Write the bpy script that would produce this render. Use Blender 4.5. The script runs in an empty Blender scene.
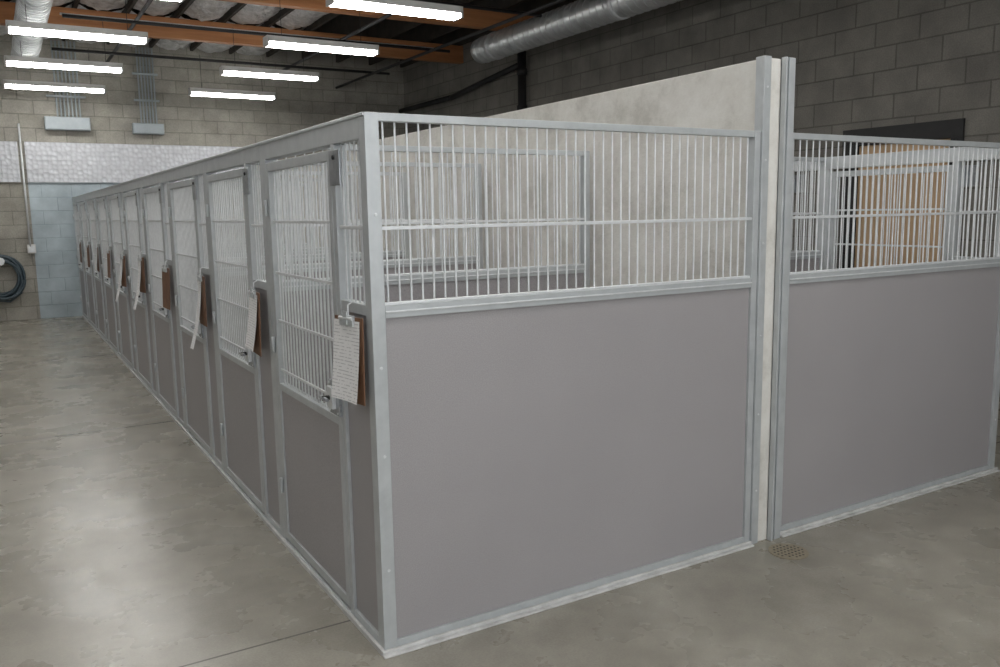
import bpy, math, random
from mathutils import Vector, Matrix
random.seed(4)
S=bpy.context.scene
COL=S.collection

# ---------------------------------------------------------------- materials
def newmat(name):
    m=bpy.data.materials.new(name); m.use_nodes=True
    nt=m.node_tree; b=nt.nodes['Principled BSDF']
    return m,nt,b
def N(nt,t,**k):
    n=nt.nodes.new(t)
    for a,v in k.items(): setattr(n,a,v)
    return n
def ramp(nt,fac,stops):
    r=N(nt,'ShaderNodeValToRGB'); cr=r.color_ramp
    while len(cr.elements)>1: cr.elements.remove(cr.elements[-1])
    cr.elements[0].position=stops[0][0]; cr.elements[0].color=(*stops[0][1],1)
    for p,c in stops[1:]:
        e=cr.elements.new(p); e.color=(*c,1)
    nt.links.new(fac,r.inputs[0]); return r.outputs[0]
def noise(nt,vec,scale,detail=4,rough=.6):
    n=N(nt,'ShaderNodeTexNoise'); n.inputs['Scale'].default_value=scale
    n.inputs['Detail'].default_value=detail; n.inputs['Roughness'].default_value=rough
    nt.links.new(vec,n.inputs['Vector']); return n.outputs['Fac']
def bump(nt,b,h,strength=.3,dist=.01):
    k=N(nt,'ShaderNodeBump'); k.inputs['Strength'].default_value=strength; k.inputs['Distance'].default_value=dist
    nt.links.new(h,k.inputs['Height']); nt.links.new(k.outputs[0],b.inputs['Normal']); return k
def mixc(nt,fac,a,b_,mode='MIX'):
    m=N(nt,'ShaderNodeMix',data_type='RGBA',blend_type=mode)
    for s,v in ((m.inputs[0],fac),(m.inputs[6],a),(m.inputs[7],b_)):
        if isinstance(v,(int,float)): s.default_value=v
        elif isinstance(v,tuple): s.default_value=(*v,1)
        else: nt.links.new(v,s)
    return m.outputs[2]
def pos(nt):
    return N(nt,'ShaderNodeNewGeometry').outputs['Position']
def objc(nt):
    return N(nt,'ShaderNodeTexCoord').outputs['Object']
def mottled(name,c1,c2,scale=8,rough=.5,metal=0,bs=0,bscale=60,world=True):
    m,nt,b=newmat(name); v=pos(nt) if world else objc(nt)
    f=noise(nt,v,scale)
    c=ramp(nt,f,[(.3,c1),(.7,c2)])
    nt.links.new(c,b.inputs['Base Color'])
    b.inputs['Roughness'].default_value=rough; b.inputs['Metallic'].default_value=metal
    if bs: bump(nt,b,noise(nt,v,bscale),bs,.003)
    return m

def cmu(name,axis,c1,c2,mort,paint=False):
    m,nt,b=newmat(name); p=pos(nt)
    sp=N(nt,'ShaderNodeSeparateXYZ'); nt.links.new(p,sp.inputs[0])
    cb=N(nt,'ShaderNodeCombineXYZ'); nt.links.new(sp.outputs[axis],cb.inputs[0]); nt.links.new(sp.outputs[2],cb.inputs[1])
    br=N(nt,'ShaderNodeTexBrick'); nt.links.new(cb.outputs[0],br.inputs['Vector'])
    br.inputs['Scale'].default_value=1; br.inputs['Brick Width'].default_value=.406; br.inputs['Row Height'].default_value=.203
    br.inputs['Mortar Size'].default_value=.007; br.inputs['Mortar Smooth'].default_value=.3
    br.inputs['Color1'].default_value=(*c1,1); br.inputs['Color2'].default_value=(*c2,1); br.inputs['Mortar'].default_value=(*mort,1)
    f=noise(nt,p,3.0,6)
    sh=ramp(nt,f,[(.3,(.75,.75,.75)),(.7,(1.1,1.1,1.08))])
    f2=noise(nt,p,90,3)
    sh2=ramp(nt,f2,[(.3,(.8,.8,.8)),(.7,(1.1,1.1,1.1))])
    c=mixc(nt,1,br.outputs['Color'],sh,'MULTIPLY')
    if not paint: c=mixc(nt,1,c,sh2,'MULTIPLY')
    nt.links.new(c,b.inputs['Base Color']); b.inputs['Roughness'].default_value=.9 if not paint else .5
    h=N(nt,'ShaderNodeMath',operation='MULTIPLY_ADD'); h.inputs[1].default_value=-1.0
    nt.links.new(br.outputs['Fac'],h.inputs[0])
    k=N(nt,'ShaderNodeMath',operation='MULTIPLY'); k.inputs[1].default_value=.25; nt.links.new(f2,k.inputs[0]); nt.links.new(k.outputs[0],h.inputs[2])
    bump(nt,b,h.outputs[0],.7,.008)
    return m

M={}
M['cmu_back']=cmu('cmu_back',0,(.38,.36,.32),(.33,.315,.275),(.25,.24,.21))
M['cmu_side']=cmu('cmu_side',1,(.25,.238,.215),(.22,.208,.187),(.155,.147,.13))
M['blue']=cmu('blue_painted_block',0,(.42,.49,.53),(.40,.47,.51),(.35,.42,.46),True)
M['alu']=mottled('anodised_aluminium',(.46,.485,.495),(.54,.565,.575),14,.34,.2,.05,200)
M['steel']=mottled('galvanised_bar',(.64,.66,.67),(.76,.78,.79),30,.34,.2)
M['latch']=mottled('brushed_latch_metal',(.30,.32,.34),(.46,.48,.50),40,.3,.7)
M['dark']=mottled('black_paint',(.012,.012,.013),(.022,.022,.022),10,.6)
M['curb']=mottled('white_caulk_curb',(.46,.46,.45),(.70,.70,.69),12,.6)
M['board']=mottled('brown_hardboard',(.14,.065,.035),(.22,.115,.06),20,.55)
M['housing']=mottled('white_enamel',(.6,.6,.58),(.7,.7,.68),5,.4)
M['greybox']=mottled('grey_enclosure',(.30,.34,.36),(.36,.40,.42),6,.5)
M['hose']=mottled('hose_rubber',(.03,.05,.065),(.06,.085,.10),10,.45)
M['duct']=mottled('galvanised_duct',(.50,.52,.52),(.72,.74,.74),6,.32,.6)
M['drain']=mottled('brass_drain',(.28,.24,.17),(.40,.35,.26),60,.5,.3)
M['deck']=mottled('dark_roof_deck',(.03,.026,.022),(.06,.05,.04),5,.9)
M['plain']=mottled('painted_drywall',(.36,.35,.34),(.42,.41,.40),2,.8)

m,nt,b=newmat('speckled_laminate'); p=pos(nt)
c=ramp(nt,noise(nt,p,330,2),[(.35,(.300,.287,.293)),(.5,(.352,.337,.343)),(.66,(.412,.396,.402))])
big=ramp(nt,noise(nt,p,1.5,3),[(.3,(.96,.96,.96)),(.7,(1.03,1.03,1.03))])
nt.links.new(mixc(nt,1,c,big,'MULTIPLY'),b.inputs['Base Color']); b.inputs['Roughness'].default_value=.42
bump(nt,b,noise(nt,p,260,2),.25,.001); M['panel']=m
m,nt,b=newmat('skim_coated_concrete'); p=pos(nt)
c=ramp(nt,noise(nt,p,3.2,9,.72),[(.34,(.54,.525,.48)),(.48,(.68,.665,.62)),(.62,(.75,.74,.70))])
nt.links.new(c,b.inputs['Base Color']); b.inputs['Roughness'].default_value=.85
bump(nt,b,noise(nt,p,22,8,.7),.6,.008); M['stucco']=m
m,nt,b=newmat('white_foil_insulation'); p=pos(nt)
vo=N(nt,'ShaderNodeTexVoronoi'); vo.inputs['Scale'].default_value=15; vo.inputs['Randomness'].default_value=.5; nt.links.new(p,vo.inputs['Vector'])
c=ramp(nt,vo.outputs['Distance'],[(0,(.70,.72,.75)),(.7,(.52,.53,.56))])
nt.links.new(c,b.inputs['Base Color']); b.inputs['Roughness'].default_value=.5
bump(nt,b,vo.outputs['Distance'],.8,.03); M['foil_wall']=m
m,nt,b=newmat('crinkled_ceiling_foil'); p=pos(nt)
c=ramp(nt,noise(nt,p,5,6,.7),[(.3,(.38,.37,.35)),(.65,(.88,.88,.88))])
nt.links.new(c,b.inputs['Base Color']); b.inputs['Roughness'].default_value=.35; b.inputs['Metallic'].default_value=.2
bump(nt,b,noise(nt,p,9,4,.7),1,.08); M['foil']=m
def wood(name,a,c_,ax,sc=1):
    m,nt,b=newmat(name); p=pos(nt)
    mp=N(nt,'ShaderNodeMapping'); nt.links.new(p,mp.inputs[0])
    s=[14,14,14]; s[ax]=1.2; mp.inputs['Scale'].default_value=[q*sc for q in s]
    c=ramp(nt,noise(nt,mp.outputs[0],1,6,.6),[(.3,a),(.7,c_)])
    nt.links.new(c,b.inputs['Base Color']); b.inputs['Roughness'].default_value=.6
    return m
M['beam']=wood('glulam_beam',(.34,.135,.05),(.52,.24,.10),0)
M['wooddoor']=wood('birch_door',(.50,.34,.19),(.60,.42,.26),2)
m,nt,b=newmat('printed_paper'); v=objc(nt)
sp=N(nt,'ShaderNodeSeparateXYZ'); nt.links.new(v,sp.inputs[0])
fr=N(nt,'ShaderNodeMath',operation='MULTIPLY'); fr.inputs[1].default_value=85; nt.links.new(sp.outputs[2],fr.inputs[0])
f2=N(nt,'ShaderNodeMath',operation='FRACT'); nt.links.new(fr.outputs[0],f2.inputs[0])
lt=N(nt,'ShaderNodeMath',operation='LESS_THAN'); lt.inputs[1].default_value=.25; nt.links.new(f2.outputs[0],lt.inputs[0])
nz=noise(nt,v,55,2); gt=N(nt,'ShaderNodeMath',operation='GREATER_THAN'); gt.inputs[1].default_value=.47; nt.links.new(nz,gt.inputs[0])
mu=N(nt,'ShaderNodeMath',operation='MULTIPLY'); nt.links.new(lt.outputs[0],mu.inputs[0]); nt.links.new(gt.outputs[0],mu.inputs[1])
nt.links.new(mixc(nt,mu.outputs[0],(.84,.84,.84),(.55,.55,.56)),b.inputs['Base Color']); b.inputs['Roughness'].default_value=.7
M['paper']=m
# floor
JX=[-3.4]; JY=[-3.35,.30,3.95,7.6]
m,nt,b=newmat('sealed_concrete_floor'); p=pos(nt)
a=ramp(nt,noise(nt,p,1.3,6,.6),[(.30,(.240,.225,.187)),(.45,(.295,.278,.236)),(.58,(.325,.308,.264)),(.72,(.40,.385,.335))])
a2=ramp(nt,noise(nt,p,6,6,.65),[(.3,(.83,.82,.80)),(.7,(1.12,1.12,1.11))])
c=mixc(nt,1,a,a2,'MULTIPLY')
a3=ramp(nt,noise(nt,p,120,3),[(.35,(.90,.90,.90)),(.65,(1.06,1.06,1.06))])
c=mixc(nt,1,c,a3,'MULTIPLY')
sp=N(nt,'ShaderNodeSeparateXYZ'); nt.links.new(p,sp.inputs[0])
acc=None
for out,lst in ((0,JX),(1,JY)):
    for q in lst:
        s=N(nt,'ShaderNodeMath',operation='SUBTRACT'); s.inputs[1].default_value=q; nt.links.new(sp.outputs[out],s.inputs[0])
        ab=N(nt,'ShaderNodeMath',operation='ABSOLUTE'); nt.links.new(s.outputs[0],ab.inputs[0])
        l=N(nt,'ShaderNodeMath',operation='LESS_THAN'); l.inputs[1].default_value=.005 if q<1 else .010; nt.links.new(ab.outputs[0],l.inputs[0])
        if acc is None: acc=l.outputs[0]
        else:
            mx=N(nt,'ShaderNodeMath',operation='MAXIMUM'); nt.links.new(acc,mx.inputs[0]); nt.links.new(l.outputs[0],mx.inputs[1]); acc=mx.outputs[0]
c=mixc(nt,acc,c,(.09,.083,.07))
nt.links.new(c,b.inputs['Base Color'])
r=ramp(nt,noise(nt,p,2.2,5),[(.3,(.21,.21,.21)),(.7,(.34,.34,.34))]); nt.links.new(r,b.inputs['Roughness'])
bump(nt,b,noise(nt,p,5,4),.04,.01); M['floor']=m
m,nt,b=newmat('fluorescent_lens'); b.inputs['Base Color'].default_value=(.9,.9,.88,1)
b.inputs['Emission Color'].default_value=(1,.99,.965,1); b.inputs['Emission Strength'].default_value=25; M['lens']=m
m,nt,b=newmat('fill_glow_pane'); b.inputs['Base Color'].default_value=(.8,.85,.9,1)
b.inputs['Emission Color'].default_value=(.92,.96,1,1); b.inputs['Emission Strength'].default_value=3.2; M['fill_glow']=m  # glowing pane of the added window, brightens the kennel fronts

# ---------------------------------------------------------------- mesh builder
class B:
    def __init__(s): s.v=[];s.f=[];s.mi=[];s.mats=[];s.sm=[]
    def _m(s,k):
        if k not in s.mats: s.mats.append(k)
        return s.mats.index(k)
    def box(s,x0,x1,y0,y1,z0,z1,k):
        i=len(s.v); mi=s._m(k)
        s.v+=[(x0,y0,z0),(x1,y0,z0),(x1,y1,z0),(x0,y1,z0),(x0,y0,z1),(x1,y0,z1),(x1,y1,z1),(x0,y1,z1)]
        for q in ((0,3,2,1),(4,5,6,7),(0,1,5,4),(1,2,6,5),(2,3,7,6),(3,0,4,7)):
            s.f.append(tuple(i+j for j in q)); s.mi.append(mi); s.sm.append(False)
    def cyl(s,a,b,r,k,n=8,r2=None,caps=True):
        a=Vector(a);b=Vector(b);d=(b-a).normalized()
        u=d.orthogonal().normalized(); w=d.cross(u); r2=r if r2 is None else r2
        i=len(s.v); mi=s._m(k)
        for c,rr in ((a,r),(b,r2)):
            for j in range(n):
                t=2*math.pi*j/n; s.v.append(tuple(c+(u*math.cos(t)+w*math.sin(t))*rr))
        for j in range(n):
            s.f.append((i+j,i+(j+1)%n,i+n+(j+1)%n,i+n+j)); s.mi.append(mi); s.sm.append(True)
        if caps:
            s.f.append(tuple(i+j for j in reversed(range(n)))); s.f.append(tuple(i+n+j for j in range(n)))
            s.mi+=[mi,mi]; s.sm+=[False,False]
    def tube(s,pts,r,k,n=8,closed=False):
        mi=s._m(k); i=len(s.v); P=[Vector(p) for p in pts]; L=len(P)
        for q in range(L):
            d=(P[(q+1)%L]-P[q-1]) if closed else (P[min(q+1,L-1)]-P[max(q-1,0)])
            d.normalize(); ref=Vector((0,1,0)) if abs(d.y)<.9 else Vector((1,0,0))
            u=d.cross(ref).normalized(); w=d.cross(u)
            for j in range(n):
                t=2*math.pi*j/n; s.v.append(tuple(P[q]+(u*math.cos(t)+w*math.sin(t))*r))
        for q in range(L if closed else L-1):
            q2=(q+1)%L
            for j in range(n):
                s.f.append((i+q*n+j,i+q*n+(j+1)%n,i+q2*n+(j+1)%n,i+q2*n+j)); s.mi.append(mi); s.sm.append(True)
    def mesh(s,name):
        me=bpy.data.meshes.new(name); me.from_pydata(s.v,[],s.f)
        for k in s.mats: me.materials.append(M[k])
        me.polygons.foreach_set('material_index',s.mi); me.polygons.foreach_set('use_smooth',s.sm)
        me.update(); return me
    def obj(s,name,parent=None,bev=0):
        return mk(name,s.mesh(name),parent,bev)
def mk(name,me,parent=None,bev=0,loc=None):
    o=bpy.data.objects.new(name,me); COL.objects.link(o)
    if parent: o.parent=parent
    if loc: o.location=loc
    if bev:
        md=o.modifiers.new('bevel','BEVEL'); md.width=bev; md.segments=2; md.limit_method='ANGLE'; md.angle_limit=math.radians(50)
    return o
def empty(name,loc=(0,0,0)):
    e=bpy.data.objects.new(name,None); COL.objects.link(e); e.location=loc; e.empty_display_size=.1; return e
def slab(name,*a):
    q=B(); q.box(*a); return q.obj(name)

# ---------------------------------------------------------------- room
YB=11.95; XR=5.6; XL=-4.5; YF=-6.0; ZC=4.5
slab('floor',XL-.2,XR+.2,YF-.2,YB+.2,-.15,0,'floor')
slab('ceiling',XL-.2,XR+.2,YF-.2,YB+.2,ZC,ZC+.12,'deck')
slab('wall_left',XL-.2,XL,YF,YB,0,ZC,'plain')
slab('wall_front',XL-.2,XR+.2,YF-.2,YF,0,ZC,'plain')
q=B(); wx0,wx1,wz0,wz1=-3.6,2.6,.9,3.0
q.box(wx0,wx1,YF+.001,YF+.02,wz0,wz1,'fill_glow')  # unseen emissive window, added behind the camera as front fill light
for i in range(5):
    x=wx0+(wx1-wx0)*i/4; q.box(x-.03,x+.03,YF,YF+.06,wz0-.04,wz1+.04,'alu')
for z in (wz0,(wz0+wz1)/2,wz1): q.box(wx0,wx1,YF,YF+.055,z-.03,z+.03,'alu')
q.obj('fill_window_1')
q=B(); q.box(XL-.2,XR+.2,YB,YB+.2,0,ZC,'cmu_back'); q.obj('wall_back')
D0,D1,DZ=1.40,2.50,2.17
q=B()
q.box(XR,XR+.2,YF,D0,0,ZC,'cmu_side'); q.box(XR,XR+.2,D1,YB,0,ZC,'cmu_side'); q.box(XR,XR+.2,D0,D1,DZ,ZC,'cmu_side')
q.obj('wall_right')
q=B(); F=.10; HD=.14
q.box(XR-.02,XR+.13,D0,D0+F,0,DZ-HD,'dark'); q.box(XR-.02,XR+.13,D1-F-.04,D1,0,DZ-HD,'dark'); q.box(XR-.025,XR+.13,D0,D1,DZ-HD,DZ,'dark')
q.box(XR+.02,XR+.065,D0+F+.003,D1-F-.043,.01,DZ-HD-.005,'wooddoor')
q.cyl((XR+.02,D0+.17,1.02),(XR-.04,D0+.17,1.02),.012,'steel'); q.cyl((XR-.04,D0+.16,1.02),(XR-.04,D0+.28,1.02),.01,'steel')
q.obj('door_1')
slab('blue_wall_paint',-.57,XR-.01,YB-.006,YB,0.0,2.05,'blue')
slab('trim_1',-.57,2.75,YB-.04,YB,2.05,2.64,'foil_wall')
slab('trim_2',-2.6,-.66,YB-.04,YB,2.05,2.64,'foil_wall')

# ceiling structure
q=B()
for y in (-4.7,-2.3,.1,2.5,4.9,7.3,9.7):
    q.box(XL,XR,y-.065,y+.065,3.86,4.12,'beam')
q.obj('ceiling_beams',bev=.006)
q=B()
x=XL+.3
while x<XR:
    q.box(x-.02,x+.02,YF,YB,4.13,ZC,'deck'); x+=.61
q.obj('ceiling_joists')
def foil(name,x0,x1,y0,y1):
    nx=int((x1-x0)/.06); ny=int((y1-y0)/.08)
    v=[];f=[]
    for j in range(ny+1):
        for i in range(nx+1):
            xx=x0+(x1-x0)*i/nx; yy=y0+(y1-y0)*j/ny
            ph=((xx-XL-.3)/.61)%1
            z=4.24-.12*math.sin(math.pi*ph)**.7+random.uniform(-.018,.018)
            v.append((xx,yy,z))
    for j in range(ny):
        for i in range(nx):
            a=j*(nx+1)+i; f.append((a,a+1,a+nx+2,a+nx+1))
    me=bpy.data.meshes.new(name); me.from_pydata(v,[],f); me.materials.append(M['foil']); return mk(name,me)
for (a,c_) in ((9.78,11.9),(7.38,9.62),(4.98,7.22)):
    foil('ceiling_foil_insulation',-1.8,3.1,a,c_)
def duct(name,a,b_,r):
    q=B(); A=Vector(a);E=Vector(b_);L=(E-A).length;n=int(L/.12)
    for i in range(n):
        p0=A.lerp(E,i/n);p1=A.lerp(E,(i+1)/n)
        q.cyl(p0,p1,r,'duct',28,caps=(i in(0,n-1))); q.cyl(p0,p0.lerp(p1,.1),r+.008,'duct',28)
    for t in (.5,.78,.97):
        c_=A.lerp(E,t); d=(E-A).normalized(); q.cyl(c_-d*.03,c_+d*.03,r+.012,'steel',28)
    return q.obj(name)
duct('spiral_duct',(4.82,-5.9,3.66),(4.82,7.7,3.66),.165)
duct('spiral_duct',(-.50,6.2,3.68),(-.50,10.9,3.68),.15)
q=B()
for x,z in ((.6,3.80),(3.1,3.78),(4.3,3.7)): q.cyl((x,YF+.02,z),(x,YB-.02,z),.022,'dark')
for y,z in ((10.3,3.72),(8.2,3.72),(5.9,3.74)): q.cyl((-.2,y,z),(4.6,y,z),.02,'dark')
q.cyl((-.2,8.5,3.80),(4.6,8.5,3.80),.014,'steel')
q.obj('sprinkler_pipes')
q=B()
q.cyl((5.5,7.75,0),(5.5,7.75,4.12),.06,'dark',14); q.cyl((5.5,7.75,3.55),(5.5,9.9,3.35),.04,'dark',12); q.cyl((5.5,9.9,3.35),(5.5,11.9,3.35),.04,'dark',12)
for z in (2.9,3.4): q.cyl((5.5,7.75,z),(5.5,7.75,z+.08),.075,'dark',14)
q.obj('drain_stack_pipe')

def ebox(x0,x1,z0,z1,n):
    q=B(); q.box(x0,x1,YB-.14,YB,z0,z1,'greybox'); q.box(x0+.01,x1-.01,YB-.15,YB-.14,z0+.01,z1-.01,'greybox')
    for i in range(n):
        x=x0+(x1-x0)*(.3+.5*i/(n-1)); q.cyl((x,YB-.06,z1),(x,YB-.06,4.12),.012,'greybox')
    for z in (3.3,3.7): q.box(x0+.05,x1-.03,YB-.085,YB-.04,z,z+.03,'greybox')
    q.obj('electrical_junction_box',bev=.004)
ebox(-.28,.33,2.82,3.01,7); ebox(.93,1.38,2.80,2.96,6)
q=B(); q.cyl((-.62,YB-.055,1.1),(-.62,YB-.055,2.9),.014,'steel'); q.box(-.66,-.55,YB-.06,YB,1.0,1.13,'housing'); q.box(-.645,-.565,YB-.065,YB-.06,1.02,1.11,'steel')
q.obj('wall_power_outlet')
q=B(); pts=[]
for i in range(360):
    t=i/360*2*math.pi*8; r=.26+.04*math.sin(i*.11)
    pts.append((-1.03+r*math.cos(t),YB-.05-.016*(i/360*8)+.01*math.sin(i*.3),.68+r*1.08*math.sin(t)-.02))
q.tube(pts,.020,'hose',8)
q.tube([(-1.03+.26,YB-.1,.60),(-.8,YB-.11,.42),(-.95,YB-.12,.30),(-1.15,YB-.12,.33)],.017,'hose',8)
q.cyl((-1.03,YB,.90),(-1.03,YB-.2,.90),.03,'steel',12); q.cyl((-1.03,YB-.2,.90),(-1.03,YB-.21,.90),.06,'steel',12)
q.obj('garden_hose_coil')

# ---------------------------------------------------------------- divider wall
WL=1.77; DX0,DX1=1.80,1.905
KR=1.945; SR=1.012
q=B(); q.box(DX0,DX1,.0,YB-.001,0,2.12,'stucco'); dv=q.obj('divider_wall',bev=.004)
q=B()
q.box(WL+.003,1.814,-.008,-.001,0,2.125,'alu'); q.box(WL+.003,DX0-.001,-.001,.04,0,2.125,'alu')
q.box(1.878,1.888,-.03,-.001,0,2.125,'alu'); q.box(1.878,KR,-.008,-.001,0,2.125,'alu'); q.box(DX1+.001,KR,-.022,.04,0,2.125,'alu')
for z in (.25,.6,.95,1.35,1.7,2.0):
    q.cyl((1.896,-.008,z),(1.896,-.013,z),.005,'steel',8); q.cyl((1.793,-.008,z),(1.793,-.012,z),.005,'steel',8)
q.obj('divider_edge_trim',bev=.002)

# ---------------------------------------------------------------- kennels
P=1.19; H=1.82
def partition():
    q=B()
    q.box(0,.048,0,.052,0,H,'alu'); q.box(WL-.032,WL,0,.045,0,H,'alu')
    q.box(.048,WL-.032,.002,.042,.0,.04,'alu'); q.box(.048,WL-.032,0,.042,1.163,1.205,'alu'); q.box(.048,WL-.032,-.004,.0,1.181,1.187,'steel')
    q.box(.048,WL-.032,.004,.038,H-.026,H,'alu')
    q.box(.05,WL-.032,.012,.03,.04,1.163,'panel')
    n=40
    for i in range(n):
        x=.048+(WL-.032-.048)*(i+.5)/n; q.cyl((x,.022,1.205),(x,.022,H-.026),.0038,'steel',6,caps=False)
    q.box(.048,WL-.032,.006,.014,1.450,1.462,'steel'); q.box(.048,WL-.032,.008,.034,1.205,1.213,'steel')
    for z in (.3,.7,1.0,1.5): q.cyl((.026,0,z),(.026,-.003,z),.006,'steel',8)
    return q.mesh('side_partition')
def front():
    q=B()
    q.box(0,.05,.052,P-.0,H-.078,H,'alu'); q.box(-.006,0,.0,P,H-.012,H,'alu')
    q.box(0,.045,.29,.325,0,H-.078,'alu'); q.box(0,.045,P-.035,P-.001,0,H-.078,'alu')
    q.box(.002,.042,.052,.29,0,.045,'alu'); q.box(.002,.042,.052,.29,1.168,1.205,'alu')
    q.box(.012,.03,.052,.29,.045,1.168,'panel')
    for i in range(6):
        y=.052+.238*(i+.5)/6; q.cyl((.021,y,1.205),(.021,y,H-.078),.0042,'steel',6,caps=False)
    q.box(.008,.016,.052,.29,1.452,1.464,'steel')
    q.box(-.004,.045,.325,P-.035,0,.025,'alu')
    q.box(-.014,-.008,.205,.305,1.60,1.72,'latch'); q.box(-.008,.0,.285,.305,1.60,1.69,'alu'); q.cyl((-.014,.255,1.695),(-.020,.255,1.695),.008,'dark',8)
    return q.mesh('front_frame')
def door():
    q=B(); a,b_=.331,P-.04
    q.box(.0,.034,a,a+.034,.035,1.725,'alu'); q.box(.0,.034,b_-.034,b_,.035,1.725,'alu')
    q.box(.0,.034,a+.034,b_-.034,.035,.07,'alu'); q.box(.0,.034,a+.034,b_-.034,1.69,1.725,'alu'); q.box(.0,.034,a+.034,b_-.034,.735,.765,'alu')
    q.box(.008,.026,a+.034,b_-.034,.07,.735,'panel')
    n=18
    for i in range(n):
        y=a+.034+(b_-a-.068)*(i+.5)/n; q.cyl((.018,y,.765),(.018,y,1.69),.0042,'steel',6,caps=False)
    for z in (.82,1.04,1.25,1.47): q.box(.008,.015,a+.034,b_-.034,z,z+.011,'steel')
    for z in (.25,.9,1.5): q.cyl((-.008,b_+.002,z),(-.008,b_+.002,z+.07),.008,'alu',10)
    q.box(-.012,.0,a-.015,a+.095,.775,.90,'latch'); q.box(-.028,-.012,a+.015,a+.07,.80,.88,'steel'); q.cyl((-.028,a+.042,.84),(-.055,a+.042,.84),.009,'dark',10)
    q.cyl((-.05,a,.84),(-.05,a+.08,.84),.007,'latch',8)
    for yy in (a,a+.083):
        for zz in (.785,.89): q.cyl((-.012,yy,zz),(-.015,yy,zz),.005,'steel',8)
    return q.mesh('door')
def base():
    q=B(); q.box(-.012,.0,0,P,0,.018,'curb'); return q.mesh('base_strip')
mp,mf,md,mb=partition(),front(),door(),base()
def clipmeshes(kind):
    q=B(); q.box(-.004,0,-.105,.105,-.29,0,'board'); bo=q.mesh('board')
    q=B(); q.box(-.014,-.004,-.05,.05,-.03,.006,'alu'); q.cyl((-.012,-.05,-.004),(-.012,.05,-.004),.007,'steel',10); q.box(-.018,-.014,-.015,.015,-.025,.02,'alu')
    q.tube([(-.004,0,.0),(-.004,.0,.04),(.012,0,.05)],.003,'steel',6); cl=q.mesh('clip')
    v=[];f=[];nn=10
    w={0:.100,1:.085,2:.05}[kind]; L={0:.275,1:.26,2:.42}[kind]; cu={0:.012,1:.02,2:.06}[kind]; off={0:.012,1:.008,2:.03}[kind]
    for j in range(nn+1):
        t=j/nn
        for i in range(5):
            s=(i-2)/2
            v.append((-.006-cu*t*t-.006*s*s*t,off+w*s,-.012-L*t))
    for j in range(nn):
        for i in range(4):
            a=j*5+i; f.append((a,a+1,a+6,a+5))
    me=bpy.data.meshes.new('paper'); me.from_pydata(v,[],f); me.materials.append(M['paper'])
    for p_ in me.polygons: p_.use_smooth=True
    return bo,cl,me
CM=[clipmeshes(k) for k in range(3)]
kinds=[0,1,2,1,2,2,1,1,1,1]
for k in range(10):
    for side in (0,1):
        e=empty('dog_kennel',(0 if side==0 else KR+WL*SR,k*P,0))
        if side: e.scale=(-SR,1,1)
        mk('side_partition',mp,e,.002 if k<3 else 0); mk('front_frame',mf,e,.002 if k<3 else 0); mk('door',md,e,.002 if k<3 else 0); mk('base_strip',mb,e)
    c=empty('clipboard',(-.022,(.148 if k==0 else .17+random.uniform(-.02,.02))+k*P,1.16-(0 if k==0 else random.uniform(-.02,.02))))
    c.rotation_euler=(math.radians(random.uniform(-2,2)),math.radians(random.uniform(0,3)),math.radians(5 if k==0 else random.uniform(-3,6)))
    bo,cl,pa=CM[kinds[k]]
    mk('board',bo,c); mk('clip',cl,c,.001)
    if k in (0,1,2,4,5,7): mk('paper',pa,c)
def curb(name,x0,x1):
    q=B()
    q.box(x0,x1,-.030,-.001,0,.008,'curb'); q.box(x0,x1,-.014,-.001,.008,.020,'curb'); return q.obj(name,bev=.003)
curb('trim_3',-.012,WL); curb('trim_4',KR+.01,KR+WL*SR+.012)

q=B(); dx,dy=1.85,-.15
q.cyl((dx,dy,0),(dx,dy,.004),.085,'drain',32)
for i in range(-3,4):
    for j in range(-3,4):
        if i*i+j*j<=10: q.cyl((dx+i*.021,dy+j*.021,.004),(dx+i*.021,dy+j*.021,.0048),.005,'dark',8)
q.obj('floor_drain')

# ---------------------------------------------------------------- lights
def fixture(x,y,z=3.32):
    e=empty('fluorescent_light_fixture',(x,y,z))
    q=B(); q.box(-.62,.62,-.085,.085,0,.06,'housing'); q.box(-.63,-.61,-.085,.085,-.04,.06,'housing'); q.box(.61,.63,-.085,.085,-.04,.06,'housing')
    for s in (-.45,.45): q.cyl((s,0,.06),(s,0,3.87-z),.003,'dark',6)
    q.obj('housing',e)
    q=B(); q.box(-.61,.61,-.08,.08,-.035,-.001,'lens'); q.obj('lens',e)
for y in (11.0,9.05,7.05,5.05,3.05,1.05,-.95,-2.95,-4.9): fixture(-.15,y)
for y in (10.75,8.7,6.65,4.65,2.65,.65,-1.35,-3.35): fixture(2.22,y)
for y in (9.05,5.05,1.05,-2.95): fixture(-2.6,y)

w=bpy.data.worlds.new('World'); S.world=w; w.use_nodes=True
w.node_tree.nodes['Background'].inputs[0].default_value=(.5,.52,.55,1); w.node_tree.nodes['Background'].inputs[1].default_value=.02

# ---------------------------------------------------------------- camera
cd=bpy.data.cameras.new('camera'); cam=bpy.data.objects.new('camera',cd); COL.objects.link(cam)
X=Vector((.859,-.0877,.5045)); Y=Vector((-.5117,-.1155,.8515)); X.normalize(); Y=(Y-X*Y.dot(X)).normalized(); Z=X.cross(Y)
right=Vector((X.x,Y.x,Z.x)); down=Vector((X.y,Y.y,Z.y)); fwd=Vector((X.z,Y.z,Z.z))
R=Matrix((right,-down,-fwd)).transposed()
cam.matrix_world=Matrix.Translation((-1.016,-2.527,1.503))@R.to_4x4()
cd.sensor_width=36; cd.lens=837*36/1000; cd.clip_start=.05
S.camera=cam
S.view_settings.view_transform='Standard'
